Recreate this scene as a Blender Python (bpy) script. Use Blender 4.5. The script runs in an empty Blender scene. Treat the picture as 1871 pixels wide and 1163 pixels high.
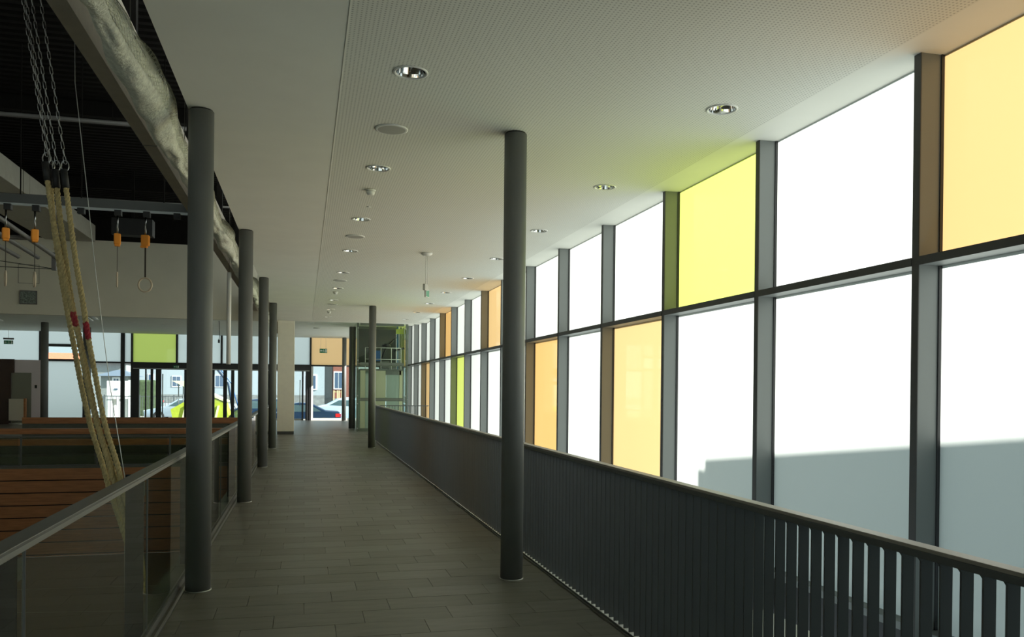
import bpy, bmesh, math, random
from mathutils import Vector, Matrix
random.seed(7)
sc = bpy.context.scene
COL = sc.collection

# ------------------------------------------------------------------ camera
cd = bpy.data.cameras.new('camera')
cam = bpy.data.objects.new('camera', cd)
COL.objects.link(cam)
YAW, PITCH, ROLL = 0.2494, -0.0053, 0.0097
cd.sensor_fit = 'HORIZONTAL'; cd.sensor_width = 36.0
cd.lens = 1486.7 / 1871 * 36
cd.shift_x = 0.69 / 1871
cd.shift_y = 135.93 / 1871
cd.clip_start = 0.05; cd.clip_end = 600
f = Vector((math.sin(YAW) * math.cos(PITCH), math.cos(YAW) * math.cos(PITCH), math.sin(PITCH)))
r = Vector((math.cos(YAW), -math.sin(YAW), 0)); u = r.cross(f)
r2 = r * math.cos(ROLL) + u * math.sin(ROLL); u2 = u * math.cos(ROLL) - r * math.sin(ROLL)
M3 = Matrix((r2, u2, -f)).transposed()
cam.matrix_world = Matrix.Translation((0, 0, 1.588)) @ M3.to_4x4()
sc.camera = cam

# ------------------------------------------------------------------ light, sky, exposure
w = bpy.data.worlds.new('sky'); sc.world = w; w.use_nodes = True
bgn = w.node_tree.nodes['Background']
bgn.inputs['Color'].default_value = (0.74, 0.92, 1.0, 1)
bgn.inputs['Strength'].default_value = 0.95
sl = bpy.data.lights.new('sun', 'SUN'); sl.energy = 9.0; sl.angle = math.radians(0.6); sl.color = (1.0, 0.975, 0.93)
sun = bpy.data.objects.new('sun', sl); COL.objects.link(sun)
SUN = Vector((0.78, -0.24, 0.50)).normalized()
sun.rotation_euler = SUN.to_track_quat('Z', 'Y').to_euler()
sun.location = (30, 30, 30)
vs = sc.view_settings
sc.display_settings.display_device = 'sRGB'
vs.view_transform = 'Standard'; vs.look = 'None'; vs.gamma = 1.0; vs.use_curve_mapping = False
vs.exposure = 0.8
cy = sc.cycles
cy.use_denoising = True
cy.max_bounces = 10; cy.diffuse_bounces = 6; cy.glossy_bounces = 4; cy.transmission_bounces = 8; cy.transparent_max_bounces = 24
cy.sample_clamp_indirect = 8.0
cy.caustics_reflective = False; cy.caustics_refractive = False

# ------------------------------------------------------------------ materials
def newmat(name):
    m = bpy.data.materials.new(name); m.use_nodes = True
    return m, m.node_tree.nodes, m.node_tree.links

def mat(name, col, rough=0.6, metal=0.0, noise=0.0, nscale=8.0, bump=0.0, bscale=60.0, stretch=(1, 1, 1), spec=None):
    m, N, L = newmat(name)
    b = N['Principled BSDF']
    b.inputs['Base Color'].default_value = (*col, 1); b.inputs['Roughness'].default_value = rough
    b.inputs['Metallic'].default_value = metal
    if spec is not None: b.inputs['Specular IOR Level'].default_value = spec
    if noise or bump:
        tc = N.new('ShaderNodeTexCoord'); mp = N.new('ShaderNodeMapping')
        mp.inputs['Scale'].default_value = stretch
        L.new(tc.outputs['Object'], mp.inputs['Vector'])
    if noise:
        n = N.new('ShaderNodeTexNoise'); n.inputs['Scale'].default_value = nscale; n.inputs['Detail'].default_value = 5
        L.new(mp.outputs['Vector'], n.inputs['Vector'])
        mr = N.new('ShaderNodeMapRange')
        mr.inputs['To Min'].default_value = 1 - noise; mr.inputs['To Max'].default_value = 1 + noise
        mr.inputs['From Min'].default_value = 0.25; mr.inputs['From Max'].default_value = 0.75
        L.new(n.outputs['Fac'], mr.inputs['Value'])
        mx = N.new('ShaderNodeVectorMath'); mx.operation = 'SCALE'; mx.inputs[0].default_value = col
        L.new(mr.outputs['Result'], mx.inputs['Scale']); L.new(mx.outputs['Vector'], b.inputs['Base Color'])
    if bump:
        n2 = N.new('ShaderNodeTexNoise'); n2.inputs['Scale'].default_value = bscale; n2.inputs['Detail'].default_value = 4
        L.new(mp.outputs['Vector'], n2.inputs['Vector'])
        bp = N.new('ShaderNodeBump'); bp.inputs['Strength'].default_value = bump; bp.inputs['Distance'].default_value = 0.01
        L.new(n2.outputs['Fac'], bp.inputs['Height']); L.new(bp.outputs['Normal'], b.inputs['Normal'])
    return m

def frosted(name, col):
    m, N, L = newmat(name); N.remove(N['Principled BSDF'])
    out = N['Material Output']
    tr = N.new('ShaderNodeBsdfTranslucent'); tr.inputs['Color'].default_value = (*col, 1)
    df = N.new('ShaderNodeBsdfDiffuse'); df.inputs['Color'].default_value = (*[min(1, c * 1.1) for c in col], 1)
    gl = N.new('ShaderNodeBsdfGlossy'); gl.inputs['Roughness'].default_value = 0.03
    fr = N.new('ShaderNodeFresnel'); fr.inputs['IOR'].default_value = 1.45
    m1 = N.new('ShaderNodeMixShader'); m1.inputs[0].default_value = 0.22
    # an etched face passes less light towards a flat viewing angle and scatters more of it back
    lw = N.new('ShaderNodeLayerWeight'); lw.inputs['Blend'].default_value = 0.5
    mr = N.new('ShaderNodeMapRange'); mr.inputs['To Min'].default_value = 0.08; mr.inputs['To Max'].default_value = 0.62
    L.new(lw.outputs['Facing'], mr.inputs['Value']); L.new(mr.outputs['Result'], m1.inputs[0])
    L.new(tr.outputs[0], m1.inputs[1]); L.new(df.outputs[0], m1.inputs[2])
    m2 = N.new('ShaderNodeMixShader'); L.new(fr.outputs[0], m2.inputs[0]); L.new(m1.outputs[0], m2.inputs[1]); L.new(gl.outputs[0], m2.inputs[2])
    L.new(m2.outputs[0], out.inputs['Surface'])
    return m

def clearglass(name, tint=(0.95, 1, 0.97), gloss=1.0):
    m, N, L = newmat(name); N.remove(N['Principled BSDF'])
    out = N['Material Output']
    t = N.new('ShaderNodeBsdfTransparent'); t.inputs['Color'].default_value = (*tint, 1)
    gl = N.new('ShaderNodeBsdfGlossy'); gl.inputs['Roughness'].default_value = 0.0
    fr = N.new('ShaderNodeFresnel'); fr.inputs['IOR'].default_value = 1.5
    geo = N.new('ShaderNodeNewGeometry')
    mul = N.new('ShaderNodeMath'); mul.operation = 'MULTIPLY'; mul.inputs[1].default_value = gloss
    # reflect only on the side that faces the air, so a pane does not mirror inside itself
    inv = N.new('ShaderNodeMath'); inv.operation = 'SUBTRACT'; inv.inputs[0].default_value = 1.0
    L.new(geo.outputs['Backfacing'], inv.inputs[1])
    mu2 = N.new('ShaderNodeMath'); mu2.operation = 'MULTIPLY'
    L.new(fr.outputs[0], mul.inputs[0]); L.new(mul.outputs[0], mu2.inputs[0]); L.new(inv.outputs[0], mu2.inputs[1])
    mx = N.new('ShaderNodeMixShader')
    L.new(mu2.outputs[0], mx.inputs[0]); L.new(t.outputs[0], mx.inputs[1]); L.new(gl.outputs[0], mx.inputs[2])
    L.new(mx.outputs[0], out.inputs['Surface'])
    return m

def perforated():
    m, N, L = newmat('perforated_plaster'); b = N['Principled BSDF']; b.inputs['Roughness'].default_value = 0.9
    tc = N.new('ShaderNodeTexCoord'); sx = N.new('ShaderNodeSeparateXYZ'); L.new(tc.outputs['Object'], sx.inputs[0])
    def cell(o):
        a = N.new('ShaderNodeMath'); a.operation = 'MULTIPLY'; a.inputs[1].default_value = 1 / 0.026; L.new(o, a.inputs[0])
        fr = N.new('ShaderNodeMath'); fr.operation = 'FRACT'; L.new(a.outputs[0], fr.inputs[0])
        s = N.new('ShaderNodeMath'); s.operation = 'SUBTRACT'; s.inputs[1].default_value = 0.5; L.new(fr.outputs[0], s.inputs[0])
        p = N.new('ShaderNodeMath'); p.operation = 'MULTIPLY'; L.new(s.outputs[0], p.inputs[0]); L.new(s.outputs[0], p.inputs[1])
        return p.outputs[0]
    ad = N.new('ShaderNodeMath'); ad.operation = 'ADD'; L.new(cell(sx.outputs['X']), ad.inputs[0]); L.new(cell(sx.outputs['Y']), ad.inputs[1])
    lt = N.new('ShaderNodeMath'); lt.operation = 'LESS_THAN'; lt.inputs[1].default_value = 0.052; L.new(ad.outputs[0], lt.inputs[0])
    mx = N.new('ShaderNodeMix'); mx.data_type = 'RGBA'
    mx.inputs['A'].default_value = (0.78, 0.78, 0.71, 1); mx.inputs['B'].default_value = (0.48, 0.48, 0.43, 1)
    L.new(lt.outputs[0], mx.inputs['Factor']); L.new(mx.outputs['Result'], b.inputs['Base Color'])
    return m

MAT = dict(
    plaster=mat('white_plaster', (0.82, 0.82, 0.75), 0.9, noise=0.03, nscale=2),
    perf=perforated(),
    steel=mat('anthracite_paint', (0.075, 0.078, 0.075), 0.45, noise=0.06, nscale=5),
    column=mat('column_paint', (0.135, 0.14, 0.135), 0.55, noise=0.05, nscale=4, bump=0.05),
    fin=mat('grey_aluminium', (0.19, 0.205, 0.20), 0.5),
    findark=mat('dark_gasket', (0.03, 0.03, 0.032), 0.6),
    tile=mat('stone_tile', (0.126, 0.121, 0.100), 0.38, noise=0.22, nscale=5, bump=0.04, bscale=30, stretch=(0.6, 3, 1)),
    tile2=mat('stone_tile_b', (0.116, 0.111, 0.091), 0.42, noise=0.22, nscale=5, bump=0.04, bscale=30, stretch=(0.6, 3, 1)),
    grout=mat('grout', (0.15, 0.145, 0.13), 0.8, noise=0.1),  # paler than the tiles, standing in for sheen along the joints
    alu=mat('brushed_aluminium', (0.45, 0.46, 0.44), 0.35, metal=0.8),
    handrail=mat('handrail_paint', (0.14, 0.14, 0.13), 0.4, noise=0.04),
    slat=mat('slat_paint', (0.075, 0.08, 0.084), 0.5),
    railglass=clearglass('rail_glass', (0.84, 0.88, 0.80), 0.8),
    clear=clearglass('clear_glass', (0.93, 0.97, 0.96)),
    edge=clearglass('pane_outer_glass', (1, 1, 1), 0.5),
    shaftglass=clearglass('shaft_glass', (0.90, 0.94, 0.90), 1.2),
    white=frosted('frosted_white', (0.54, 0.575, 0.54)),
    orange=frosted('frosted_orange', (0.50, 0.31, 0.112)),
    peach=frosted('frosted_peach', (0.40, 0.255, 0.108)),
    orange2=frosted('frosted_apricot', (0.74, 0.46, 0.21)),
    amber=frosted('frosted_amber', (0.48, 0.33, 0.148)),
    lime=frosted('frosted_lime', (0.44, 0.51, 0.115)),
    chrome=mat('reflector_chrome', (0.85, 0.85, 0.85), 0.08, metal=1.0),
    ring=mat('white_trim', (0.75, 0.75, 0.72), 0.5),
    grille=mat('speaker_grille', (0.42, 0.42, 0.38), 0.8, bump=0.2, bscale=300),
    plastic=mat('white_plastic', (0.72, 0.72, 0.68), 0.4),
    black=mat('black_rubber', (0.012, 0.012, 0.012), 0.6),
    green=mat('sign_green', (0.02, 0.22, 0.10), 0.5),
    signw=mat('sign_white', (0.8, 0.85, 0.8), 0.5),
    hemp=mat('hemp_rope', (0.46, 0.36, 0.17), 0.9, noise=0.25, nscale=60, bump=0.5, bscale=200),
    red=mat('red_tape', (0.30, 0.02, 0.03), 0.8, noise=0.2, nscale=60),
    galv=mat('galvanised_chain', (0.30, 0.30, 0.30), 0.22, metal=1.0),
    netm=mat('net_twine', (0.62, 0.63, 0.54), 0.9, noise=0.22, nscale=26, bump=1.0, bscale=45, stretch=(1, 1, 1)),
    beamm=mat('beam_paint', (0.50, 0.45, 0.38), 0.8, noise=0.08),
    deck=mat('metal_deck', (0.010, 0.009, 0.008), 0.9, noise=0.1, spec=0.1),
    pipe=mat('grey_pipe', (0.12, 0.115, 0.11), 0.5),
    hallwall=mat('hall_plaster', (0.62, 0.59, 0.49), 0.9, noise=0.04, nscale=1.5),
    plank=mat('oak_veneer', (0.36, 0.145, 0.055), 0.5, noise=0.25, nscale=4, stretch=(0.5, 6, 6)),
    plankgap=mat('shadow_gap', (0.01, 0.008, 0.007), 0.9),
    gym=mat('sports_floor', (0.15, 0.125, 0.085), 0.45, noise=0.06, nscale=2),
    line=mat('floor_line', (0.30, 0.30, 0.25), 0.6),
    orangep=mat('orange_strap', (0.85, 0.30, 0.02), 0.6),
    woodring=mat('ring_wood', (0.6, 0.5, 0.36), 0.5),
    strap=mat('dark_strap', (0.05, 0.04, 0.03), 0.8),
    concrete=mat('stand_concrete', (0.10, 0.11, 0.095), 0.8, noise=0.1),
    pillar=mat('pillar_plaster', (0.82, 0.80, 0.69), 0.9, noise=0.03),
    mauve=mat('mauve_wall', (0.72, 0.64, 0.69), 0.8),
    darkbrown=mat('dark_brown_panel', (0.045, 0.022, 0.016), 0.5),
    doorgrey=mat('grey_door', (0.22, 0.22, 0.18), 0.6),
    beigebox=mat('beige_board', (0.55, 0.50, 0.42), 0.7),
    asphalt=mat('asphalt', (0.26, 0.27, 0.29), 0.9, noise=0.15, nscale=3),
    pave=mat('pale_paving', (0.24, 0.23, 0.19), 0.9, noise=0.15, nscale=2),
    housew=mat('pale_render', (0.34, 0.39, 0.41), 0.9, noise=0.05),
    houseg=mat('grey_render', (0.24, 0.26, 0.25), 0.9, noise=0.08),
    stone=mat('stone_base', (0.2, 0.21, 0.20), 0.9, noise=0.3, nscale=3),
    brickm=mat('red_brick', (0.22, 0.08, 0.055), 0.9, noise=0.3, nscale=12),
    roofr=mat('red_roof', (0.60, 0.16, 0.08), 0.8, noise=0.2, nscale=6),
    roofd=mat('slate_roof', (0.10, 0.13, 0.17), 0.7),
    winglass=mat('dark_window', (0.07, 0.11, 0.17), 0.15),
    winframe=mat('white_frame', (0.75, 0.75, 0.73), 0.5),
    carblue=mat('dark_blue_paint', (0.02, 0.045, 0.09), 0.2, metal=0.3),
    carwhite=mat('pale_blue_van', (0.45, 0.58, 0.70), 0.35),
    cargreen=mat('dark_green_paint', (0.03, 0.10, 0.09), 0.25, metal=0.3),
    carsilver=mat('silver_paint', (0.45, 0.52, 0.58), 0.25, metal=0.5),
    carglass=mat('car_glass', (0.08, 0.13, 0.14), 0.05),
    tyre=mat('tyre', (0.015, 0.015, 0.015), 0.8),
    hub=mat('wheel_rim', (0.5, 0.5, 0.5), 0.3, metal=0.8),
    dimrail=mat('balustrade_top', (0.30, 0.28, 0.25), 0.45, metal=0.3),
    duct=mat('duct_sheet', (0.34, 0.33, 0.28), 0.7, noise=0.06),
    post=mat('post_paint', (0.022, 0.025, 0.028), 0.85, spec=0.15),
    cap=mat('dark_strip', (0.055, 0.053, 0.05), 0.5),
    tail=mat('tail_light', (0.7, 0.02, 0.02), 0.3),
    skip=mat('lime_skip', (0.42, 0.50, 0.04), 0.5, noise=0.1),
    skiplid=mat('pale_lid', (0.75, 0.80, 0.45), 0.5),
    fence=mat('fence_metal', (0.10, 0.11, 0.11), 0.5, metal=0.3),
    crate=mat('pallet_wood', (0.55, 0.45, 0.25), 0.8),
    foliage=mat('hedge', (0.06, 0.09, 0.04), 0.9, noise=0.4, nscale=5, bump=1.0, bscale=12),
    liftdark=mat('lift_dark_panel', (0.055, 0.065, 0.055), 0.35),
    liftcream=mat('lift_cream', (0.62, 0.60, 0.42), 0.5),
    liftgrey=mat('lift_grey', (0.42, 0.50, 0.45), 0.4),
    liftblue=mat('lift_blue', (0.03, 0.13, 0.35), 0.4),
    liftsteel=mat('lift_steel', (0.20, 0.21, 0.19), 0.4, metal=0.4),
    lowerwall=mat('lower_wall', (0.5, 0.48, 0.38), 0.8),
    stripm=mat('strip_luminaire', (0.85, 0.85, 0.82), 0.5),
    grid=mat('poster_grey', (0.16, 0.19, 0.17), 0.8, noise=0.8, nscale=30),
)

# ------------------------------------------------------------------ builders
def new(name, me=None, parent=None, **p):
    o = bpy.data.objects.new(name, me); COL.objects.link(o)
    if parent is not None: o.parent = parent
    return o

def tag(o, label=None, cat=None, group=None, kind=None):
    if label: o['label'] = label
    if cat: o['category'] = cat
    if group: o['group'] = group
    if kind: o['kind'] = kind
    return o

def thing(name, label, cat, loc=(0, 0, 0), rz=0, group=None):
    o = new(name); o.location = loc; o.rotation_euler = (0, 0, rz); o.empty_display_size = 0.1
    return tag(o, label, cat, group)

class MB:
    """collects shapes, built as one mesh"""
    def __init__(s): s.bm = bmesh.new(); s.mats = []
    def mi(s, m):
        if m not in s.mats: s.mats.append(m)
        return s.mats.index(m)
    def box(s, x0, x1, y0, y1, z0, z1, m='steel', bevel=0):
        v = [s.bm.verts.new((x, y, z)) for z in (z0, z1) for y in (y0, y1) for x in (x0, x1)]
        fs = [(0, 2, 3, 1), (4, 5, 7, 6), (0, 1, 5, 4), (2, 6, 7, 3), (0, 4, 6, 2), (1, 3, 7, 5)]
        i = s.mi(m); F = []
        for q in fs:
            fc = s.bm.faces.new([v[k] for k in q]); fc.material_index = i; F.append(fc)
        if bevel:
            ed = list({e for fc in F for e in fc.edges})
            res = bmesh.ops.bevel(s.bm, geom=ed, offset=bevel, segments=2, affect='EDGES', profile=0.6)
            for fc in res['faces']: fc.material_index = i
        return s
    def poly(s, pts, axis, a, b, m='steel'):
        """extrude 2D polygon along axis from a to b; pts in the other two axes order"""
        def P(p, t):
            return {'x': (t, p[0], p[1]), 'y': (p[0], t, p[1]), 'z': (p[0], p[1], t)}[axis]
        A = [s.bm.verts.new(P(p, a)) for p in pts]; B = [s.bm.verts.new(P(p, b)) for p in pts]
        n = len(pts); i = s.mi(m); F = [s.bm.faces.new(A), s.bm.faces.new(B[::-1])]
        for k in range(n): F.append(s.bm.faces.new((A[k], B[k], B[(k + 1) % n], A[(k + 1) % n])))
        for fc in F: fc.material_index = i
        bmesh.ops.recalc_face_normals(s.bm, faces=F)
        return s
    def lathe(s, prof, c=(0, 0, 0), n=24, m='steel', cap=True, smooth=True):
        rings = []
        for rr, z in prof:
            rings.append([s.bm.verts.new((c[0] + rr * math.cos(2 * math.pi * k / n), c[1] + rr * math.sin(2 * math.pi * k / n), c[2] + z)) for k in range(n)])
        i = s.mi(m); F = []
        for a, b in zip(rings, rings[1:]):
            for k in range(n):
                fc = s.bm.faces.new((a[k], a[(k + 1) % n], b[(k + 1) % n], b[k])); fc.smooth = smooth; F.append(fc)
        if cap:
            F.append(s.bm.faces.new(rings[0][::-1])); F.append(s.bm.faces.new(rings[-1]))
        for fc in F: fc.material_index = i
        bmesh.ops.recalc_face_normals(s.bm, faces=F)
        return s
    def tube(s, pts, rad, n=8, m='steel', cap=True, closed=False):
        pts = [Vector(p) for p in pts]; rings = []
        N = len(pts)
        for k, p in enumerate(pts):
            if closed: t = pts[(k + 1) % N] - pts[k - 1]
            else: t = pts[min(k + 1, N - 1)] - pts[max(k - 1, 0)]
            t.normalize()
            a = Vector((0, 0, 1)) if abs(t.z) < 0.9 else Vector((0, 1, 0))
            if k: a = ref
            e1 = (a - t * a.dot(t)).normalized(); e2 = t.cross(e1); ref = e1
            rr = rad[k] if isinstance(rad, (list, tuple)) else rad
            rings.append([s.bm.verts.new(p + e1 * rr * math.cos(2 * math.pi * j / n) + e2 * rr * math.sin(2 * math.pi * j / n)) for j in range(n)])
        i = s.mi(m)
        pairs = list(zip(rings, rings[1:])) + ([(rings[-1], rings[0])] if closed else [])
        for A, B in pairs:
            for j in range(n):
                fc = s.bm.faces.new((A[j], A[(j + 1) % n], B[(j + 1) % n], B[j])); fc.smooth = True; fc.material_index = i
        if cap and not closed:
            for R in (rings[0][::-1], rings[-1]):
                fc = s.bm.faces.new(R); fc.material_index = i
        return s
    def mesh(s, name):
        me = bpy.data.meshes.new(name); s.bm.to_mesh(me); s.bm.free()
        for m in s.mats: me.materials.append(MAT[m])
        return me
    def build(s, name, parent=None, kind=None, label=None):
        o = new(name, s.mesh(name), parent)
        if kind: o['kind'] = kind
        if label: o['label'] = label
        return o

def box(name, parent, x0, x1, y0, y1, z0, z1, m, bevel=0, label=None, kind=None):
    return MB().box(x0, x1, y0, y1, z0, z1, m, bevel).build(name, parent, kind, label)

def struct(name, x0, x1, y0, y1, z0, z1, m):
    return box(name, None, x0, x1, y0, y1, z0, z1, m, kind='structure')

def sgroup(name):
    o = new(name); o['kind'] = 'structure'; return o

def copy_tree(o, parent=None):
    c = o.copy(); COL.objects.link(c); c.parent = parent
    for ch in list(o.children): copy_tree(ch, c)
    return c

H = 3.72          # walkway ceiling
HF = 3.90         # foyer ceiling
YF = 39.6         # far facade
YW = 27.8         # hall end wall
XG = 3.90         # glass of the side facade
BAND0, BAND1 = 5.05, 6.15   # glazing band added above the walkway roof to light the hall

# ------------------------------------------------------------------ floor of the walkway, laid in tiles
fl = struct('floor', -1.12, 2.10, -6.0, YW, -0.32, -0.012, 'grout')
tm = [MB().box(-0.2985, 0.2985, -0.1485, 0.1485, -0.012, 0.0, m, 0.0012).mesh('tile') for m in ('tile', 'tile2')]
rest = MB()
count = 0
y = 3.75
row = 0
XL0, XR0 = -0.885, 2.02
def tile_rows(y0, y1, first_row, asparts):
    global count
    rw = first_row; y = y0
    while y < y1 - 0.05:
        off = [0.0, 0.2, 0.4][rw % 3]
        x = -0.99 - 0.6 + off
        while x < XR0:
            a, b = max(x, XL0), min(x + 0.6, XR0)
            if b - a > 0.03:
                dz = random.uniform(-0.0006, 0.0004)
                if asparts and count < 296:
                    if b - a > 0.597:
                        o = new('tile', tm[random.randrange(2)], fl)
                        o.location = (x + 0.3, y + 0.15, dz)
                    else:
                        o = MB().box(a + 0.0015, b - 0.0015, y + 0.0015, y + 0.2985, -0.012, dz, random.choice(['tile', 'tile2']), 0.0012).build('tile', fl)
                    count += 1
                else:
                    rest.box(a + 0.0015, b - 0.0015, y + 0.0015, y + 0.2985, -0.012, dz, random.choice(['tile', 'tile2']))
            x += 0.6
        y += 0.3; rw += 1
    return rw
tile_rows(3.45, 27.75, 0, True)
tile_rows(-6.0, 3.44, 0, False)
o = rest.build('tiles', fl, 'stuff')
box('edge_trim', fl, -0.905, -0.888, -6, YW, -0.012, 0.006, 'alu')
box('edge_trim', fl, 2.03, 2.105, -6, 24.8, -0.012, 0.004, 'alu')
box('edge_strip', fl, -1.12, -0.907, -6, YW, -0.012, -0.004, 'tile2')
# foyer floor behind the hall
ff = struct('floor', -13, 3.72, YW, YF, -0.30, -0.001, 'tile')
struct('floor', 2.10, 3.72, 24.9, YW, -0.30, -0.001, 'tile')

# ------------------------------------------------------------------ ceilings
MIDY = [5.52 + 2.49 * k for k in range(9)]; WINY = [5.60 + 2.48 * k for k in range(9)]
ce = struct('ceiling', -0.885, XG + 0.02, -6.0, 27.4, H + 0.14, H + 0.28, 'plaster')
box('plain_panel', ce, -0.885, 0.235, -6.0, 27.4, H, H + 0.14, 'plaster')
box('plain_panel', ce, 3.54, XG + 0.02, -6.0, 27.4, H, H + 0.14, 'plaster')
box('plain_panel', ce, 0.235, 3.54, 27.0, 27.4, H, H + 0.14, 'plaster')
bm = bmesh.new(); edges = []
def loop(pts):
    v = [bm.verts.new(p) for p in pts]
    for a, b in zip(v, v[1:] + v[:1]): edges.append(bm.edges.new((a, b)))
loop([(0.235, -5.8, H), (3.54, -5.8, H), (3.54, 27.0, H), (0.235, 27.0, H)])
for X_, YY in ((0.68, MIDY), (3.05, WINY)):
    for yy in YY: loop([(X_ + 0.104 * math.cos(a), yy + 0.104 * math.sin(a), H) for a in [2 * math.pi * j / 32 for j in range(32)]])
bmesh.ops.triangle_fill(bm, use_beauty=True, use_dissolve=False, edges=edges, normal=(0, 0, -1))
for fc in bm.faces:
    if fc.normal.z > 0: fc.normal_flip()
me = bpy.data.meshes.new('perforated_panel'); bm.to_mesh(me); bm.free(); me.materials.append(MAT['perf'])
new('perforated_panel', me, ce)
box('edge_bead', ce, 0.228, 0.234, -5.8, 27.0, H - 0.003, H, 'plaster')
struct('ceiling', -13, XG, YW + 0.2, YF, HF, HF + 0.2, 'plaster')
struct('ceiling', -0.885, XG, 27.42, YW + 0.2, HF, HF + 0.2, 'plaster')
struct('ceiling', -0.885, XG, 27.2, 27.42, H + 0.05, HF + 0.25, 'plaster')

# ------------------------------------------------------------------ side facade: fins, transoms, coloured panes
UP = {0: 'peach', 2: 'lime', 7: 'amber', 10: 'orange', 15: 'lime'}
LO = {3: 'amber', 5: 'orange', 9: 'lime', 12: 'amber'}
K0, DK = 4.325, 1.868
def pane(parent, name, y0, y1, z0, z1, m, x=XG):
    mb = MB()
    mb.box(x, x + 0.024, y0, y1, z0, z1, 'edge')
    i = mb.mi(m)
    mb.bm.faces.ensure_lookup_table()
    for fc in mb.bm.faces:
        if abs(fc.calc_center_median().x - x) < 1e-4: fc.material_index = i
    lab = {'orange': 'orange frosted glass pane', 'peach': 'peach frosted glass pane', 'lime': 'lime green frosted glass pane', 'amber': 'pale amber frosted glass pane'}.get(m)
    return mb.build(name, parent, label=lab)
n = 0
for k in range(-5, 19):
    ya = K0 + (k - 1) * DK + 0.06; yb = K0 + k * DK          # pane between fins k-1 and k
    n += 1
    g = sgroup('window_%d' % n)
    if ya > YF: break
    yb2 = min(yb, YF)
    pane(g, 'upper_pane', ya, yb2, 2.44, H + 0.36, UP.get(k, 'white'))
    pane(g, 'lower_pane', ya, yb2, 0.085, 2.39, LO.get(k, 'white'))
    fb = box('fin', g, 3.735, XG + 0.03, yb, yb + 0.06, -0.28, H if yb < 27.2 else HF, 'fin', 0.003)
    box('front_strip', g, 3.7305, 3.7345, yb, yb + 0.06, -0.28, H if yb < 27.2 else HF, 'cap')  # thin dark strip added to make the fin and transom fronts darker
    box('front_strip', g, 3.7255, 3.7295, ya, yb2, 2.388, 2.442, 'cap')
    box('gasket', g, XG - 0.022, XG, yb - 0.009, yb, 0.085, H if yb < 27.2 else HF, 'findark')
    box('gasket', g, XG - 0.012, XG, ya, ya + 0.009, 0.085, H if yb < 27.2 else HF, 'findark')
    box('transom', g, 3.73, XG + 0.03, ya, yb2, 2.39, 2.44, 'fin', 0.003)
    box('sill', g, 3.80, XG + 0.03, ya, yb2, 0.03, 0.085, 'fin', 0.003)
struct('wall_right', XG - 0.02, XG + 0.25, -6, YF, -0.30, 0.03, 'findark')
struct('wall_right', XG - 0.02, XG + 0.25, -6, YF, -3.2, -0.30, 'lowerwall')
struct('floor', 2.10, XG, -6, 24.9, -3.2, -3.0, 'beigebox')
struct('wall_right', XG + 0.03, XG + 0.3, -6, YF, H + 0.36, HF + 0.4, 'plaster')
struct('wall_left', -1.12, -0.95, -6, YW, -3.0, -0.32, 'hallwall')
struct('wall_back', -1.1, XG + 0.25, -6.2, -6.0, -3.0, 6.3, 'hallwall')
struct('wall_back', -13, -1.1, -6.2, -6.0, -3.0, -1.5, 'hallwall')
struct('wall_back', -13, -1.1, -6.2, -6.0, 5.4, 7.0, 'hallwall')

g = sgroup('window_61')  # unseen window wall behind the camera, added to brighten the hall
for k in range(6):
    x0 = -13 + k * 1.98
    mb = MB(); mb.box(x0 + 0.05, x0 + 1.93, -6.12, -6.09, -1.5, 5.4, 'edge'); i = mb.mi('white')
    for fc in mb.bm.faces:
        if abs(fc.calc_center_median().y + 6.09) < 1e-4: fc.material_index = i
    mb.build('pane', g)
    box('mullion', g, x0 + 1.93, x0 + 2.03, -6.2, -6.0, -1.5, 5.4, 'fin')

# ------------------------------------------------------------------ columns
def column(x, y, z1, label, rad=0.094, base=True):
    t = thing('round_column', label, 'column', (x, y, 0), 0, None)
    MB().lathe([(rad, 0.0), (rad, z1 - 0.012)], n=40, m='column').build('shaft', t)
    MB().lathe([(rad + 0.006, 0), (rad + 0.006, 0.006), (rad, 0.007)], n=40, m='alu').build('floor_ring', t)
    MB().lathe([(rad - 0.01, z1 - 0.012), (rad - 0.01, z1)], n=32, m='black').build('shadow_joint', t)
    return t
cl = ['thickest dark grey round column on the hall side, beside the glass balustrade in front of the hanging ropes',
      'dark grey round column on the hall side, second one along from the ropes',
      'dark grey round column on the hall side, third one along from the ropes',
      'dark grey round column on the hall side, the one just before the cream pillar']
for k in range(4): column(-0.79, 6.72 + 5 * k, H, cl[k])
column(1.695, 6.6, H, 'tall dark grey round column standing free beside the slatted balustrade')
column(1.72, 21.6, H, 'slim dark grey round column in front of the glass lift shaft')
column(1.74, 31.8, HF, 'thin dark column just past the lift shaft corner by the street windows', 0.09)
column(1.80, 38.9, HF, 'thinnest dark column against the amber panel of the far facade', 0.10)
column(-9.45, 33.9, HF, 'dark foyer column beside the mauve wall past the sports hall', 0.13)
column(-8.55, 36.2, HF, 'dark foyer column seen behind the climbing ropes', 0.15)

# ------------------------------------------------------------------ cream pillar
t = thing('square_pillar', 'cream plastered square pillar with a dark base at the end of the walkway', 'pillar', (-0.6, 28.2, 0))
box('shaft', t, -0.27, 0.27, -0.2, 0.25, 0.10, HF, 'pillar', 0.004)
box('base_strip', t, -0.265, 0.265, -0.195, 0.245, 0, 0.10, 'steel')
box('junction_box', t, -0.40, -0.272, -0.1, 0.1, 3.35, 3.75, 'beamm')

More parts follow.
